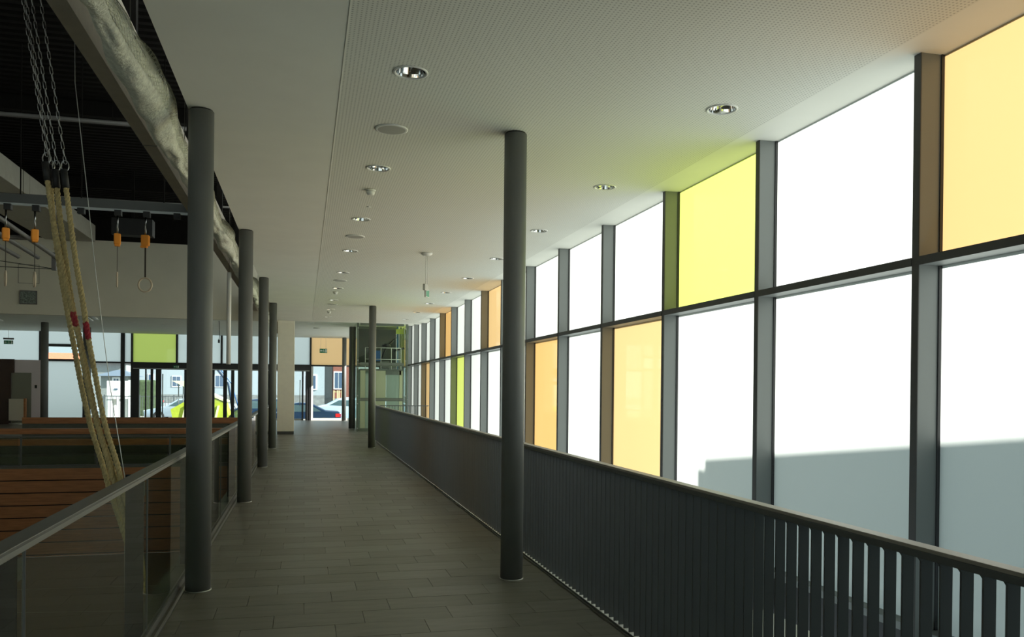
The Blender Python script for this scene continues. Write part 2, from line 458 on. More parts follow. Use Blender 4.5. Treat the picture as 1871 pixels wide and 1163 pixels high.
# ------------------------------------------------------------------ slatted balustrade
t = thing('slatted_balustrade', 'long anthracite steel balustrade of upright flat slats under the windows', 'railing', (2.07, 0, 0))
sm = MB().poly([(-0.0235, 0.02), (0.0235, 0.02), (0.0235, 1.012), (0.03, 1.024), (-0.033, 1.024), (-0.0235, 1.012)], 'y', -0.004, 0.004, 'slat').mesh('slat')
Y = 24.75; ns = 0
stuffs = MB()
while Y > -3.0:
    if ns < 299:
        o = new('slat', sm, t); o.location = (0, Y, 0)
    ns += 1
    Y -= 0.0882
box('top_rail', t, -0.035, 0.035, -3.1, 24.8, 1.024, 1.048, 'slat', 0.002)
box('handrail', t, -0.028, 0.034, -3.1, 24.8, 1.048, 1.062, 'dimrail', 0.002)
box('bottom_rail', t, -0.03, 0.03, -3.1, 24.8, 0.006, 0.018, 'slat')
box('lit_strip', t, -0.026, 0.026, -3.1, 24.8, 0.018, 0.021, 'ring')  # pale colour stands for window light on top of the rail
t2 = thing('slatted_balustrade', 'short return of the slatted balustrade beside the lift shaft', 'railing', (2.07, 24.8, 0))
for k in range(18):
    o = new('slat', sm, t2); o.location = (0.07 + k * 0.0882, 0, 0); o.rotation_euler = (0, 0, math.pi / 2)
box('top_rail', t2, 0.036, 1.62, -0.035, 0.035, 1.024, 1.048, 'slat')

# ------------------------------------------------------------------ glass balustrade towards the hall
t = thing('glass_balustrade', 'glass balustrade with flat dark handrail between the walkway and the sports hall', 'railing', (-0.96, 0, 0))
box('handrail', t, -0.045, 0.035, -3, 26.9, 1.035, 1.05, 'handrail', 0.003)
box('glass_clamp', t, -0.004, 0.030, -3, 26.9, 1.012, 1.035, 'alu', 0.002)
Y = 3.15
while Y < 27:
    p = box('post', t, -0.105, 0.0, Y - 0.006, Y + 0.006, -0.004, 1.035, 'post', 0.002)
    MB().box(-0.05, 0.0, Y + 0.0, Y + 0.05, 0.9, 0.98, 'steel').build('clamp', t)
    if Y < 25:
        g = box('glass_panel', t, 0.012, 0.022, Y + 0.02, Y + 2.29, 0.05, 1.012, 'railglass')
        box('glass_edge', t, 0.0115, 0.0225, Y + 0.012, Y + 0.0165, 0.05, 1.012, 'pipe')
    Y += 2.3
box('glass_panel', t, 0.012, 0.022, -2.9, 3.14, 0.05, 1.012, 'railglass')
box('base_channel', t, 0.002, 0.032, -3, 26.9, 0.0, 0.05, 'steel')

# ------------------------------------------------------------------ ceiling fittings
def downlight_meshes():
    ring = MB().lathe([(0.118, 0.0), (0.118, -0.006), (0.110, -0.009), (0.100, -0.004), (0.098, 0.0)], n=32, m='ring', cap=False).mesh('trim_ring')
    refl = MB().lathe([(0.100, -0.003), (0.094, 0.03), (0.078, 0.09), (0.055, 0.125)], n=32, m='chrome', cap=False)
    refl.lathe([(0.055, 0.125), (0.0005, 0.126)], n=32, m='black', cap=False)
    refl = refl.mesh('reflector')
    # lamp envelope
    lamp = MB().lathe([(0.005, 0.035), (0.022, 0.05), (0.024, 0.10), (0.012, 0.119)], n=16, m='signw').mesh('lamp')
    baf = MB().box(-0.003, 0.0, -0.085, 0.085, 0.02, 0.09, 'chrome').mesh('baffle')
    return ring, refl, lamp, baf
RM = downlight_meshes()
def downlight(x, y, z, label, group):
    t = thing('recessed_downlight', label, 'ceiling light', (x, y, z), 0, group)
    for nme, me in zip(('trim_ring', 'reflector', 'lamp', 'baffle'), RM):
        new(nme, me, t)
    return t
words = ['first', 'second', 'third', 'fourth', 'fifth', 'sixth', 'seventh', 'eighth', 'ninth', 'tenth']
for k in range(9):
    lab = {0: 'largest chrome recessed downlight, above the middle of the walkway',
           1: 'chrome recessed downlight between the largest round speaker grille and the smoke detector'}.get(
        k, 'chrome recessed downlight, %s along the middle row of the walkway ceiling' % words[k])
    downlight(0.68, 5.52 + 2.49 * k, H, lab, 'downlights in the middle row')
for k in range(9):
    lab = {0: 'chrome recessed downlight nearest the big white windows, first of the window row'}.get(
        k, 'chrome recessed downlight, %s along the row beside the windows' % words[k])
    downlight(3.05, 5.60 + 2.48 * k, H, lab, 'downlights in the window row')
downlight(0.2, 30.5, HF, 'small recessed downlight in the raised foyer ceiling past the cream pillar', 'foyer downlights')
spm = [MB().lathe([(0.135, 0.0), (0.135, -0.007), (0.124, -0.010)], n=36, m='ring').mesh('rim'),
       MB().lathe([(0.124, -0.0095), (0.06, -0.0125), (0.001, -0.013)], n=36, m='grille', cap=False).mesh('grille')]
for k, yy in enumerate((6.77, 11.72, 16.66, 21.5)):
    t = thing('ceiling_speaker', '%s round grey speaker grille in the middle row of the ceiling' % ['largest', 'second', 'third', 'fourth'][k], 'speaker', (0.68, yy, H), 0, 'round ceiling speakers')
    new('rim', spm[0], t); new('grille', spm[1], t)
for k, (xx, yy, zz) in enumerate(((0.676, 8.92, H), (0.66, 18.7, H), (0.66, 23.6, H))):
    t = thing('smoke_detector', ['white smoke detector hanging just below the second downlight', 'white smoke detector between the sixth downlight and the third speaker', 'farthest white smoke detector near the end of the walkway ceiling'][k], 'smoke detector', (xx, yy, zz), 0, 'smoke detectors')
    MB().lathe([(0.055, 0), (0.055, -0.012), (0.05, -0.016)], n=24, m='plastic').build('base', t)
    MB().lathe([(0.044, -0.016), (0.046, -0.03), (0.038, -0.05), (0.02, -0.058)], n=24, m='plastic').build('head', t)
    MB().lathe([(0.0445, -0.02), (0.0445, -0.026)], n=24, m='black').build('slot', t)
t = thing('cable_plug', 'tiny sensor disc on the ceiling above the third downlight', 'sensor', (0.72, 9.75, H))
MB().lathe([(0.02, 0), (0.018, -0.01)], n=16, m='plastic').build('disc', t)

def exit_face(parent, wx, wz, yy, name='sign_face'):
    """green board with white arrow, door and running figure; faces -Y"""
    m = MB(); m.box(-wx / 2, wx / 2, yy, yy + 0.012, -wz / 2, wz / 2, 'green'); m.build('board', parent)
    s = MB(); a = yy - 0.003; b = yy - 0.0005
    q = wz
    s.poly([(-0.44 * wx, 0), (-0.30 * wx, 0.28 * q), (-0.30 * wx, 0.10 * q), (-0.12 * wx, 0.10 * q), (-0.12 * wx, -0.10 * q), (-0.30 * wx, -0.10 * q), (-0.30 * wx, -0.28 * q)], 'y', a, b, 'signw')
    s.box(0.26 * wx, 0.44 * wx, a, b, -0.38 * q, 0.38 * q, 'signw')
    s.box(0.02 * wx, 0.07 * wx, a, b, 0.22 * q, 0.38 * q, 'signw')
    s.poly([(0.0, 0.18 * q), (0.12 * wx, 0.14 * q), (0.10 * wx, -0.1 * q), (0.02 * wx, -0.06 * q)], 'y', a, b, 'signw')
    s.poly([(0.02 * wx, -0.06 * q), (0.06 * wx, -0.08 * q), (-0.02 * wx, -0.38 * q), (-0.06 * wx, -0.34 * q)], 'y', a, b, 'signw')
    s.poly([(0.06 * wx, -0.05 * q), (0.11 * wx, -0.08 * q), (0.18 * wx, -0.36 * q), (0.13 * wx, -0.38 * q)], 'y', a, b, 'signw')
    s.poly([(-0.06 * wx, 0.02 * q), (-0.05 * wx, 0.07 * q), (0.04 * wx, 0.14 * q), (0.03 * wx, 0.08 * q)], 'y', a, b, 'signw')
    s.build('pictogram', parent)

# suspended sign by the windows
t = thing('hanging_exit_sign', 'narrow exit sign seen edge-on, hanging on two rods below the ceiling', 'sign', (1.86, 12.83, H), math.radians(62))
MB().lathe([(0.09, 0), (0.088, -0.02), (0.05, -0.045)], n=24, m='plastic').build('ceiling_rose', t)
MB().tube([(-0.035, 0, -0.03), (-0.035, 0, -0.50)], 0.006, m='plastic').build('rod', t)
MB().tube([(0.035, 0, -0.03), (0.035, 0, -0.50)], 0.006, m='plastic').build('rod', t)
box('housing', t, -0.12, 0.02, -0.02, 0.02, -0.60, -0.50, 'grille', 0.004)
box('housing', t, -0.06, 0.09, -0.016, 0.016, -0.70, -0.58, 'plastic', 0.003)
box('face', t, -0.052, 0.082, -0.018, -0.0165, -0.692, -0.588, 'green')

# strip lights in the foyer soffit
for k, (xx, yy) in enumerate(((-7.3, 31.2), (-7.0, 30.6), (-3.6, 31.4), (-3.2, 31.0), (-10.6, 32.5))):
    t = thing('strip_light', ['thin white strip light in the foyer ceiling just above the rope tops band', 'thin white strip light beside its twin above the far windows', 'strip light in the foyer ceiling behind the first column', 'strip light in the foyer ceiling beside the white hanging pole', 'strip light in the foyer ceiling above the mauve wall'][k], 'ceiling light', (xx, yy, HF), math.radians(8), 'foyer strip lights')
    box('housing', t, -0.05, 0.05, -0.9, 0.9, -0.03, -0.0005, 'plastic', 0.004)
    box('diffuser', t, -0.04, 0.04, -0.88, 0.88, -0.034, -0.0301, 'stripm')
for k, (xx, yy) in enumerate(((-5.2, 33.5), (-4.0, 35.5), (-6.2, 32.6))):
    downlight(xx, yy, HF, ['recessed downlight in the foyer ceiling just past the hall end wall, above the lime panel', 'recessed downlight in the foyer ceiling nearest the street doors', 'recessed downlight in the foyer ceiling close to the twin strip lights'][k], 'foyer downlights over the doors')
t = thing('flat_ceiling_disc', 'flat round vent disc in the foyer ceiling before the amber panel', 'vent', (0.45, 33.0, HF))
MB().lathe([(0.14, 0), (0.13, -0.012), (0.02, -0.014)], n=28, m='grille').build('disc', t)

# ------------------------------------------------------------------ hall shell
struct('floor', -13, -1.12, -6, 24, -3.2, -3.0, 'gym')
hall_floor = bpy.data.objects['floor.003'] if 'floor.003' in bpy.data.objects else None
def pale_line(x0, y0, x1, y1, wd=0.05):
    d = Vector((x1 - x0, y1 - y0, 0)); nrm = Vector((-d.y, d.x, 0)).normalized() * wd / 2
    m = MB(); P = [Vector((x0, y0, 0)) + nrm, Vector((x1, y1, 0)) + nrm, Vector((x1, y1, 0)) - nrm, Vector((x0, y0, 0)) - nrm]
    m.poly([(p.x, p.y) for p in P], 'z', -2.999, -2.996, 'line')
    m.build('floor_line', hall_floor)
pale_line(-12, 20.7, -1.3, 19.9); pale_line(-12, 19.2, -3.1, 17.85); pale_line(-3.12, 17.9, -3.1, -4)  # thin pale lines across the hall floor
struct('wall_left', -13.2, -13, -6, YF, -3.2, 7.0, 'hallwall')
we = struct('wall_far', -13, -0.885, YW, YW + 0.2, H, 6.08, 'hallwall')
struct('wall_far', -13, -1.12, YW, YW + 0.15, -3.0, -0.3, 'hallwall')
# corrugated roof deck
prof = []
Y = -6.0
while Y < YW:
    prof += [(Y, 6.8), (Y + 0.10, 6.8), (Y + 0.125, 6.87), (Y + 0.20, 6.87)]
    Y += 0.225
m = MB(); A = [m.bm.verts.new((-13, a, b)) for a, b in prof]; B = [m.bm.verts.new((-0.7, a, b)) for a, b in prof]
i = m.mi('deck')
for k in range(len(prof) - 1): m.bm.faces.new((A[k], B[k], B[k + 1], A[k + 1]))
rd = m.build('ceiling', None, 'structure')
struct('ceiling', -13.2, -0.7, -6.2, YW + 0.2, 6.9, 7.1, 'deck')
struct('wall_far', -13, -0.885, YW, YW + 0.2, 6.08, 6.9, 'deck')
struct('wall_right', -0.885, -0.7, -6, YW, H + 0.28, BAND0, 'hallwall')
struct('wall_right', -0.885, -0.7, -6, YW, BAND1, 6.9, 'deck')
g = sgroup('window_60')  # unseen glazing, added so that sun reaches the hall
yy = -6.0
while yy < YW - 0.1:
    y1 = min(yy + 3.73, YW)
    pane(g, 'fill_pane', yy, y1 - 0.06, BAND0, BAND1, 'white', x=-0.80)
    box('mullion', g, -0.86, -0.74, y1 - 0.06, y1, BAND0, BAND1, 'fin')
    yy = y1

# roof beams along the hall
t = thing('roof_beam', 'painted roof beam running behind the rolled white net', 'beam', (-1.555, 0, 4.04), 0)
box('web', t, -0.065, 0.065, -5.9, YW - 0.01, 0.0, 0.72, 'beamm')
for Yc in range(-4, 28, 4):
    box('hanger_post', t, -0.05, 0.05, Yc, Yc + 0.1, 0.72, 6.8 - 4.04, 'deck')
    box('joint_plate', t, -0.068, 0.068, Yc + 1.0, Yc + 1.02, -0.002, 0.72, 'pipe')
t = thing('ventilation_duct', 'wide pale ventilation duct under the hall roof at the picture edge', 'duct', (-6.75, 0, 6.0))
for a in range(-6, 18, 3): box('duct_section', t, -0.8, 0.8, a + 0.01, a + 2.99, 0, 0.5, 'duct', 0.01)
for a in range(-4, 18, 4): box('hanger', t, -0.05, 0.05, a, a + 0.05, 0.5, 0.8, 'deck')
t = thing('ventilation_duct', 'pale ventilation duct meeting the hall end wall behind the climbing ropes', 'duct', (-7.0, 18.3, 6.0))
for a in range(3): box('duct_section', t, -0.7, 0.7, 3.1 * a + 0.01, 3.1 * a + 3.09, 0, 0.5, 'duct', 0.01)
box('hanger', t, -0.05, 0.05, 4, 4.05, 0.5, 0.8, 'deck')
# braces / pipes
for k, (yy, zz, rr, m_, lab) in enumerate(((13.7, 5.62, 0.035, 'pipe', 'grey pipe crossing the dark hall roof above the chain tops'),
                                           (18.6, 5.45, 0.02, 'pipe', 'thin grey pipe crossing the hall roof behind the climbing ropes'))):
    t = thing('roof_pipe', lab, 'pipe', (-6, yy, zz))
    MB().tube([(-6, 0, 0), (4.9, 0, 0)], rr, m=m_).build('pipe', t)
    for q in range(4): MB().tube([(-5 + 2.7 * q, 0, 0), (-5 + 2.7 * q, 0, 6.82 - zz)], 0.005, m='deck').build('hanger', t)
# cross girders between the beams
for k, yy in enumerate((10.5, 16.5, 22.5)):
    t = thing('cross_girder', ['cross girder of the hall roof above the chains', 'cross girder of the hall roof in the middle', 'cross girder of the hall roof before the end wall'][k], 'beam', (-7.6, yy, 6.53))
    box('web', t, -5.3, 5.9, -0.06, 0.06, 0.0, 0.26, 'deck')

# rings rail
t = thing('ring_rail', 'grey overhead rail carrying the gymnastic rings across the hall', 'rail', (0, 14.0, 4.36))
box('rail', t, -7.5, -1.75, -0.04, 0.04, 0.0, 0.13, 'steel')
box('track', t, -7.5, -1.75, -0.015, 0.015, -0.035, 0.0, 'alu')
for x in (-5.6, -4.25, -3.4, -2.2): box('hanger', t, x - 0.008, x + 0.008, -0.008, 0.008, 0.13, 2.45, 'deck')
for x in (-4.42, -4.03, -3.4, -2.87, -2.45, -2.0): box('trolley', t, x - 0.05, x + 0.05, -0.05, 0.05, -0.11, -0.02, 'black', 0.004)
rings = [(-4.45, 3.12, 'edge', 'gymnastic ring seen edge-on on a strap, outermost by the picture edge of the hall'),
         (-4.05, 3.12, 'edge', 'gymnastic ring seen edge-on below an orange buckle, behind the climbing ropes'),
         (-2.88, 3.17, 'bar', 'strap with orange buckle and edge-on ring, beside the round wooden ring'),
         (-2.47, 3.10, 'face', 'pale wooden gymnastic ring seen face-on below an orange buckle')]
for x, z, k_, lab in rings:
    t = thing('gymnastic_ring', lab, 'gymnastic ring', (x, 14.0, 0), math.radians({'edge': 112, 'bar': 101, 'face': -5}[k_]), 'gymnastic rings on the overhead rail')
    box('strap', t, -0.012, 0.012, -0.004, 0.004, z + 0.18, 3.80, 'strap')
    MB().box(-0.06, 0.06, -0.05, 0.05, 3.80, 3.97, 'orangep', 0.02).box(-0.07, 0.03, -0.04, 0.04, 3.77, 3.80, 'orangep', 0.008).build('buckle', t, label='orange buckle block')
    MB().tube([(0, 0, 3.96), (0, 0, 4.27)], 0.014, m='galv').build('swivel', t)
    MB().tube([(0.10 * math.cos(a), 0, z + 0.08 + 0.11 * math.sin(a)) for a in [2 * math.pi * j / 28 for j in range(28)]], 0.014, n=8, m='woodring', closed=True).build('ring', t)
# fitness frame with pale panels at the far left of the hall
t = thing('folding_goal_frame', 'grey lattice frame folded under the hall roof beside the edge-on ring', 'frame', (-5.3, 15.0, 4.1))
for k in range(3):
    MB().tube([(-0.72 + 0.45 * k, -0.7, 0.42), (-0.2 + 0.35 * k, 3.0, 0.0)], 0.045, n=6, m='pipe').build('bar', t)
MB().tube([(-0.75, -0.5, 0.42), (0.2, -0.5, 0.42)], 0.04, n=6, m='pipe').build('crossbar', t)
MB().tube([(-0.4, 1.6, 0.15), (0.5, 1.6, 0.15)], 0.04, n=6, m='pipe').build('crossbar', t)
box('end_plate', t, 0.42, 0.50, 2.9, 3.0, -0.25, 0.1, 'pipe')
MB().tube([(-2.2, 3.0, -0.2), (0.5, 3.0, -0.22)], 0.008, n=5, m='black').build('cable', t)
MB().tube([(-2.2, 3.0, 0.1), (0.5, 3.0, -0.22)], 0.008, n=5, m='black').build('cable', t)
# white hanging pole
t = thing('white_pole', 'white hanging tube in the hall between the first and second columns', 'pole', (-1.375, 16.0, 0))
MB().tube([(0, 0, 1.99), (0, 0, 3.70)], 0.04, n=14, m='plastic').build('tube', t)
MB().tube([(0, 0, 3.70), (0, 0, 6.82)], 0.006, n=6, m='pipe').build('cable', t)
# black box on the hall end wall
t = thing('wall_loudspeaker', 'black loudspeaker box high on the hall end wall behind the rings', 'speaker', (-4.08, 21.4, 5.42))
box('cabinet', t, -0.46, 0.46, 0, 0.35, -0.2, 0.2, 'black', 0.01)
box('bracket', t, -0.03, 0.03, 0.1, 0.16, 0.2, 1.38, 'deck')
t = thing('wall_clock_panel', 'grey square panel on the hall end wall beside the picture edge', 'panel', (-8.2, YW, 4.23))
box('frame', t, -0.24, 0.24, -0.05, 0, -0.21, 0.21, 'pipe', 0.004)
box('face', t, -0.21, 0.21, -0.052, -0.05, -0.18, 0.18, 'grid')
t = thing('wall_hatch', 'faint square outline of a hatch on the hall end wall above the grey panel', 'hatch', (-8.2, YW, 4.95))
for a in ((-0.29, -0.28, -0.28, 0.28), (0.28, 0.29, -0.28, 0.28), (-0.29, 0.29, 0.28, 0.29), (-0.29, 0.29, -0.29, -0.28)):
    box('joint', t, a[0], a[1], -0.008, 0, a[2], a[3], 'concrete')

# ------------------------------------------------------------------ seating stand at the far end of the hall
t = thing('seating_stand', 'stepped spectator stand faced with brown wood at the far end of the hall', 'grandstand', (0, 24, 0))
box('core', t, -12.98, -1.14, 0.04, 0.8, -3.0, -0.66, 'plankgap')
z = -0.655
k = 0
while z > -3.0:
    z0 = max(z - 0.302, -3.0)
    box('plank', t, -12.98, -1.15, 0.0, 0.038, z0, z, 'plank', 0.003); z -= 0.33
box('tread', t, -12.98, -1.14, 0.04, 0.9, -0.66, -0.62, 'concrete')
box('tread', t, -12.98, -1.14, 0.9, 1.7, -3.0, -0.40, 'concrete')
box('tread', t, -12.98, -1.14, 1.7, 2.7, -3.0, -0.18, 'concrete')
box('tread', t, -12.98, -1.14, 2.7, 3.78, -3.0, -0.01, 'concrete')
box('bench', t, -12.9, -1.2, 0.85, 0.89, -0.10, 0.06, 'plank', 0.003)
box('bench', t, -12.9, -1.2, 1.6, 1.65, 0.17, 0.32, 'plank', 0.003)
box('bench_seat', t, -12.9, -1.2, 1.65, 2.0, 0.28, 0.32, 'plank')
box('bench_seat', t, -12.9, -1.2, 0.89, 1.2, 0.02, 0.06, 'plank')
box('back_board', t, -8.3, -1.2, 3.6, 3.66, 0.38, 0.57, 'plank', 0.003)
box('back_wall', t, -8.3, -1.2, 3.62, 3.72, -0.01, 0.38, 'concrete')
t = thing('stand_railing', 'low glass railing along the front edge of the spectator stand', 'railing', (0, 24, -0.62))
box('top_rail', t, -12.98, -1.3, 0.06, 0.10, 0.80, 0.83, 'pipe')
box('bottom_rail', t, -12.98, -1.3, 0.06, 0.10, 0.0, 0.05, 'steel')
x = -12.8
while x < -1.4:
    box('post', t, x, x + 0.04, 0.06, 0.10, 0.05, 0.80, 'steel')
    box('glass_panel', t, x + 0.05, min(x + 1.79, -1.3), 0.075, 0.085, 0.07, 0.78, 'railglass'); x += 1.84

# ------------------------------------------------------------------ foyer block on the far side
t = thing('foyer_wall_block', 'mauve partition wall with a grey door beside the frosted street window', 'partition', (0, 36, 0))
box('wall', t, -13, -10.15, 0, 0.2, 0.0, 2.54, 'mauve')
box('dark_panel', t, -13, -11.1, -0.08, -0.001, 2.02, 2.56, 'darkbrown')
box('dark_side', t, -13, -11.22, -0.10, -0.001, 0, 2.02, 'darkbrown')
box('door_leaf', t, -11.2, -10.5, -0.03, -0.001, 0, 2.03, 'doorgrey', label='dull grey door leaf')
box('switch', t, -10.38, -10.30, -0.02, -0.001, 1.42, 1.55, 'black')
t = thing('notice_stand', 'beige box with rounded base in front of the grey foyer door', 'stand', (-10.90, 35.58, 0))
box('board', t, -0.27, 0.25, 0, 0.12, 0.15, 1.0, 'beigebox', 0.01)
box('side', t, 0.25, 0.32, 0.0, 0.14, 0.12, 1.02, 'plank')
MB().lathe([(0.27, 0.0), (0.27, 0.05), (0.1, 0.07)], c=(0, 0.06, 0.0), n=28, m='alu').build('foot', t)

# ------------------------------------------------------------------ street facade of the foyer
def ypane(parent, name, x0, x1, z0, z1, m, y=YF):
    mb = MB(); mb.box(x0, x1, y, y + 0.024, z0, z1, 'edge'); i = mb.mi(m)
    for fc in mb.bm.faces:
        if abs(fc.calc_center_median().y - y) < 1e-4: fc.material_index = i
    return mb.build(name, parent, label={'orange2': 'apricot frosted pane', 'lime': 'lime green frosted pane'}.get(m))
XS = [-13, -11.2, -9.34, -7.5, -5.62, -3.7, -1.75, 0.27, 2.2, 3.73]
for a in range(len(XS) - 1):
    n += 1
    g = sgroup('window_%d' % n)
    x0, x1 = XS[a] + 0.04, XS[a + 1] - 0.04
    mm = {3: 'lime', 7: 'orange2', 8: 'orange2'}.get(a, 'white')
    if a == 1:
        ypane(g, 'upper_pane', x0, x1, 3.36, HF, 'white')
        box('crossbar', g, x0, x1, YF - 0.06, YF + 0.04, 3.24, 3.36, 'findark')
        box('clear_pane', g, x0, x1, YF, YF + 0.01, 2.70, 3.24, 'clear')
        box('crossbar', g, x0, x1, YF - 0.06, YF + 0.04, 2.60, 2.70, 'findark')
        ypane(g, 'lower_pane', x0, x1, 0.08, 2.60, 'white')
    else:
        ypane(g, 'upper_pane', x0, x1, 2.62, HF, mm)
        box('transom', g, x0, x1, YF - 0.06, YF + 0.04, 2.55, 2.62, 'findark')
    box('mullion', g, XS[a] - 0.04, XS[a] + 0.04, YF - 0.10, YF + 0.05, 0 if a not in (4, 5) else 2.3, HF, 'findark')
    if a in (2, 7, 8):
        box('clear_pane', g, x0, x1, YF, YF + 0.01, 0.10, 2.55, 'clear')
        box('sill', g, x0, x1, YF - 0.05, YF + 0.05, 0.0, 0.10, 'winframe')
    if a == 0: ypane(g, 'lower_pane', x0, x1, 0.08, 2.55, 'white')
    if a == 7: box('jamb_strip', g, x0, x0 + 0.09, YF - 0.02, YF + 0.03, 0.1, 2.55, 'winframe')
    if a == 2: box('mullion', g, x1 - 0.42, x1 - 0.26, YF - 0.1, YF + 0.05, 0, HF, 'findark')
# door sets
def doorset(nm, x0, x1, posts, header):
    d = sgroup(nm)
    box('header', d, x0, x1, YF - 0.14, YF + 0.06, header, 2.55, 'findark')
    box('track_trim', d, x0 + 0.1, x1 - 0.02, YF - 0.17, YF - 0.141, header + 0.01, header + 0.05, 'alu')
    last = x0
    for a, b in posts:
        if a - last > 0.1:
            g = box('glass_leaf', d, last, a, YF - 0.02, YF - 0.01, 0.08, header, 'clear')
            box('bottom_rail', d, last, a, YF - 0.04, YF + 0.02, 0.0, 0.08, 'alu')
        box('stile', d, a, b, YF - 0.08, YF + 0.05, 0, header, 'findark')
        last = b
    if x1 - last > 0.1:
        box('glass_leaf', d, last, x1, YF - 0.02, YF - 0.01, 0.08, header, 'clear')
    return d
d1 = doorset('door_1', -7.53, -0.85, [(-7.53, -7.2), (-6.95, -6.9), (-6.72, -6.62), (-6.5, -6.28), (-5.3, -5.0), (-4.15, -4.0), (-3.62, -3.46), (-3.28, -3.14), (-1.9, -1.6), (-0.95, -0.85)], 2.30)
MB().tube([(-6.2, YF - 0.12, 0.3), (-6.2, YF - 0.12, 2.1)], 0.025, n=8, m='alu').build('door_handle', d1)
d2 = doorset('door_2', -0.85, 0.25, [(-0.12, -0.04), (0.05, 0.25)], 2.30)
MB().tube([(-0.2, YF - 0.10, 0.7), (-0.2, YF - 0.10, 1.9)], 0.02, n=8, m='alu').build('door_handle', d2)

t = thing('exit_sign', 'green and white exit sign in front of the amber panel of the street facade', 'sign', (0.85, YF - 0.35, 3.28))
exit_face(t, 0.34, 0.2, 0)
MB().tube([(-0.12, 0.006, 0.1), (-0.12, 0.006, 0.62)], 0.005, m='plastic').build('rod', t)
MB().tube([(0.12, 0.006, 0.1), (0.12, 0.006, 0.62)], 0.005, m='plastic').build('rod', t)
t = thing('exit_sign', 'dark double exit sign on the frosted window at the picture edge above the foyer wall', 'sign', (-11.7, 37.2, 3.28))
exit_face(t, 0.34, 0.15, 0)
box('lamp_housing', t, -0.19, 0.19, -0.01, 0.04, 0.11, 0.18, 'pipe')
MB().tube([(0, 0.01, 0.18), (0, 0.01, 0.619)], 0.006, m='plastic').build('rod', t)
t = thing('exit_sign', 'tiny green exit sign on the dark header above the street doors', 'sign', (-5.62, YF - 0.2, 2.43))
exit_face(t, 0.24, 0.12, 0)
# loose cable & handset in the foyer
t = thing('pendant_switch', 'small dark switch dangling on a thin cord before the far windows', 'switch', (-2.9, 30, 0))
box('switch_body', t, -0.03, 0.03, -0.02, 0.02, 3.08, 3.2, 'black', 0.004)
MB().tube([(0, 0, 3.85), (0.02, 0, 3.3), (0, 0, 3.2)], 0.01, n=5, m='black').build('cord', t)

# ------------------------------------------------------------------ glass lift shaft
t = thing('lift_shaft', 'green tinted glass lift shaft with steel rails standing beside the windows', 'lift', (1.78, 29.5, 0))
W_, D_ = 1.86, 2.0
for x0, x1, y0, y1 in ((0, W_, 0, 0.012), (0, 0.012, 0.02, D_), (W_ - 0.012, W_, 0.02, D_), (0, W_, D_, D_ + 0.012)):
    for z0, z1 in ((0.02, 1.14), (1.16, 2.42), (2.44, HF - 0.03)):
        box('glass_panel', t, x0, x1, y0, y1, z0, z1, 'shaftglass')
for x0, y0 in ((0.02, 0.03), (W_ - 0.09, 0.03), (0.02, D_ - 0.10), (W_ - 0.09, D_ - 0.10)):
    box('corner_post', t, x0, x0 + 0.07, y0, y0 + 0.07, 0, HF - 0.001, 'liftsteel')
for z0 in (0.0, 1.09, 2.36, HF - 0.1):
    box('ring_beam', t, 0.14, W_ - 0.16, 0.03, 0.10, z0, z0 + 0.12, 'liftsteel')
    box('ring_beam', t, 0.14, W_ - 0.16, D_ - 0.12, D_ - 0.03, z0, z0 + 0.12, 'liftsteel')
for x0 in (0.06, W_ - 0.10):
    for z0 in (0.12, 1.0, 1.28, 2.28, 2.55, HF - 0.2):
        MB().lathe([(0.022, 0), (0.022, 0.03)], c=(0, 0, 0), n=12, m='alu').build('glass_button', t).location = (x0, -0.01, z0)
bpy.data.objects['glass_button'].rotation_euler = (math.pi / 2, 0, 0)
for o in list(t.children):
    if o.name.startswith('glass_button'): o.rotation_euler = (math.pi / 2, 0, 0)
# guide rails and wall strips inside
for x0, x1, m_ in ((0.95, 1.02, 'liftblue'), (1.12, 1.2, 'liftsteel'), (1.28, 1.33, 'liftsteel'), (1.60, 1.66, 'liftblue')):
    box('guide_rail', t, x0, x1, 1.5, 1.6, 0, 2.5 if x0 < 1.5 else HF, m_)
box('rear_panel', t, 0.16, 0.92, 1.55, 1.6, 0, 2.25, 'liftgrey')
box('rear_panel', t, 0.15, 1.58, 1.62, 1.66, 2.48, HF - 0.12, 'liftdark', label='dark upper rear panel')
t = thing('lift_cab', 'cream lift cab with a white railing and machinery on its roof inside the glass shaft', 'lift cab', (2.1, 30.2, 0))
box('cab_wall', t, -0.12, 0.06, 0, 0.05, 0.02, 2.20, 'liftcream')
box('cab_wall', t, 0.42, 0.80, 0, 0.05, 0.02, 2.20, 'liftcream')
box('cab_door', t, 0.07, 0.41, 0.01, 0.04, 0.02, 2.10, 'liftgrey')
box('cab_glass', t, 0.82, 1.35, 0.0, 0.03, 0.02, 2.05, 'liftgrey')
box('cab_frame', t, 0.80, 1.37, -0.01, 0.05, 2.05, 2.20, 'liftsteel')
box('cab_frame', t, 1.30, 1.42, -0.01, 0.05, 0, 2.2, 'liftcream')
box('cab_roof', t, -0.12, 1.42, 0, 1.1, 2.20, 2.26, 'liftsteel')
for z in (3.04, 2.62): MB().tube([(0.05, 0, z), (1.35, 0, z)], 0.013, n=6, m='plastic').build('railing', t)
for x in (0.05, 0.62, 1.0, 1.2, 1.35): MB().tube([(x, 0, 2.26), (x, 0, 3.04)], 0.013, n=6, m='plastic').build('railing_post', t)
box('control_box', t, 0.40, 0.62, 0.02, 0.3, 2.55, 2.94, 'liftblue', 0.01, label='blue control box')
box('machine', t, 0.60, 0.95, 0.2, 0.6, 2.28, 2.55, 'liftsteel', 0.02)
MB().lathe([(0.16, 0), (0.16, 0.08), (0.05, 0.1)], c=(0.85, 0.3, 3.1), n=20, m='black').build('pulley', t)
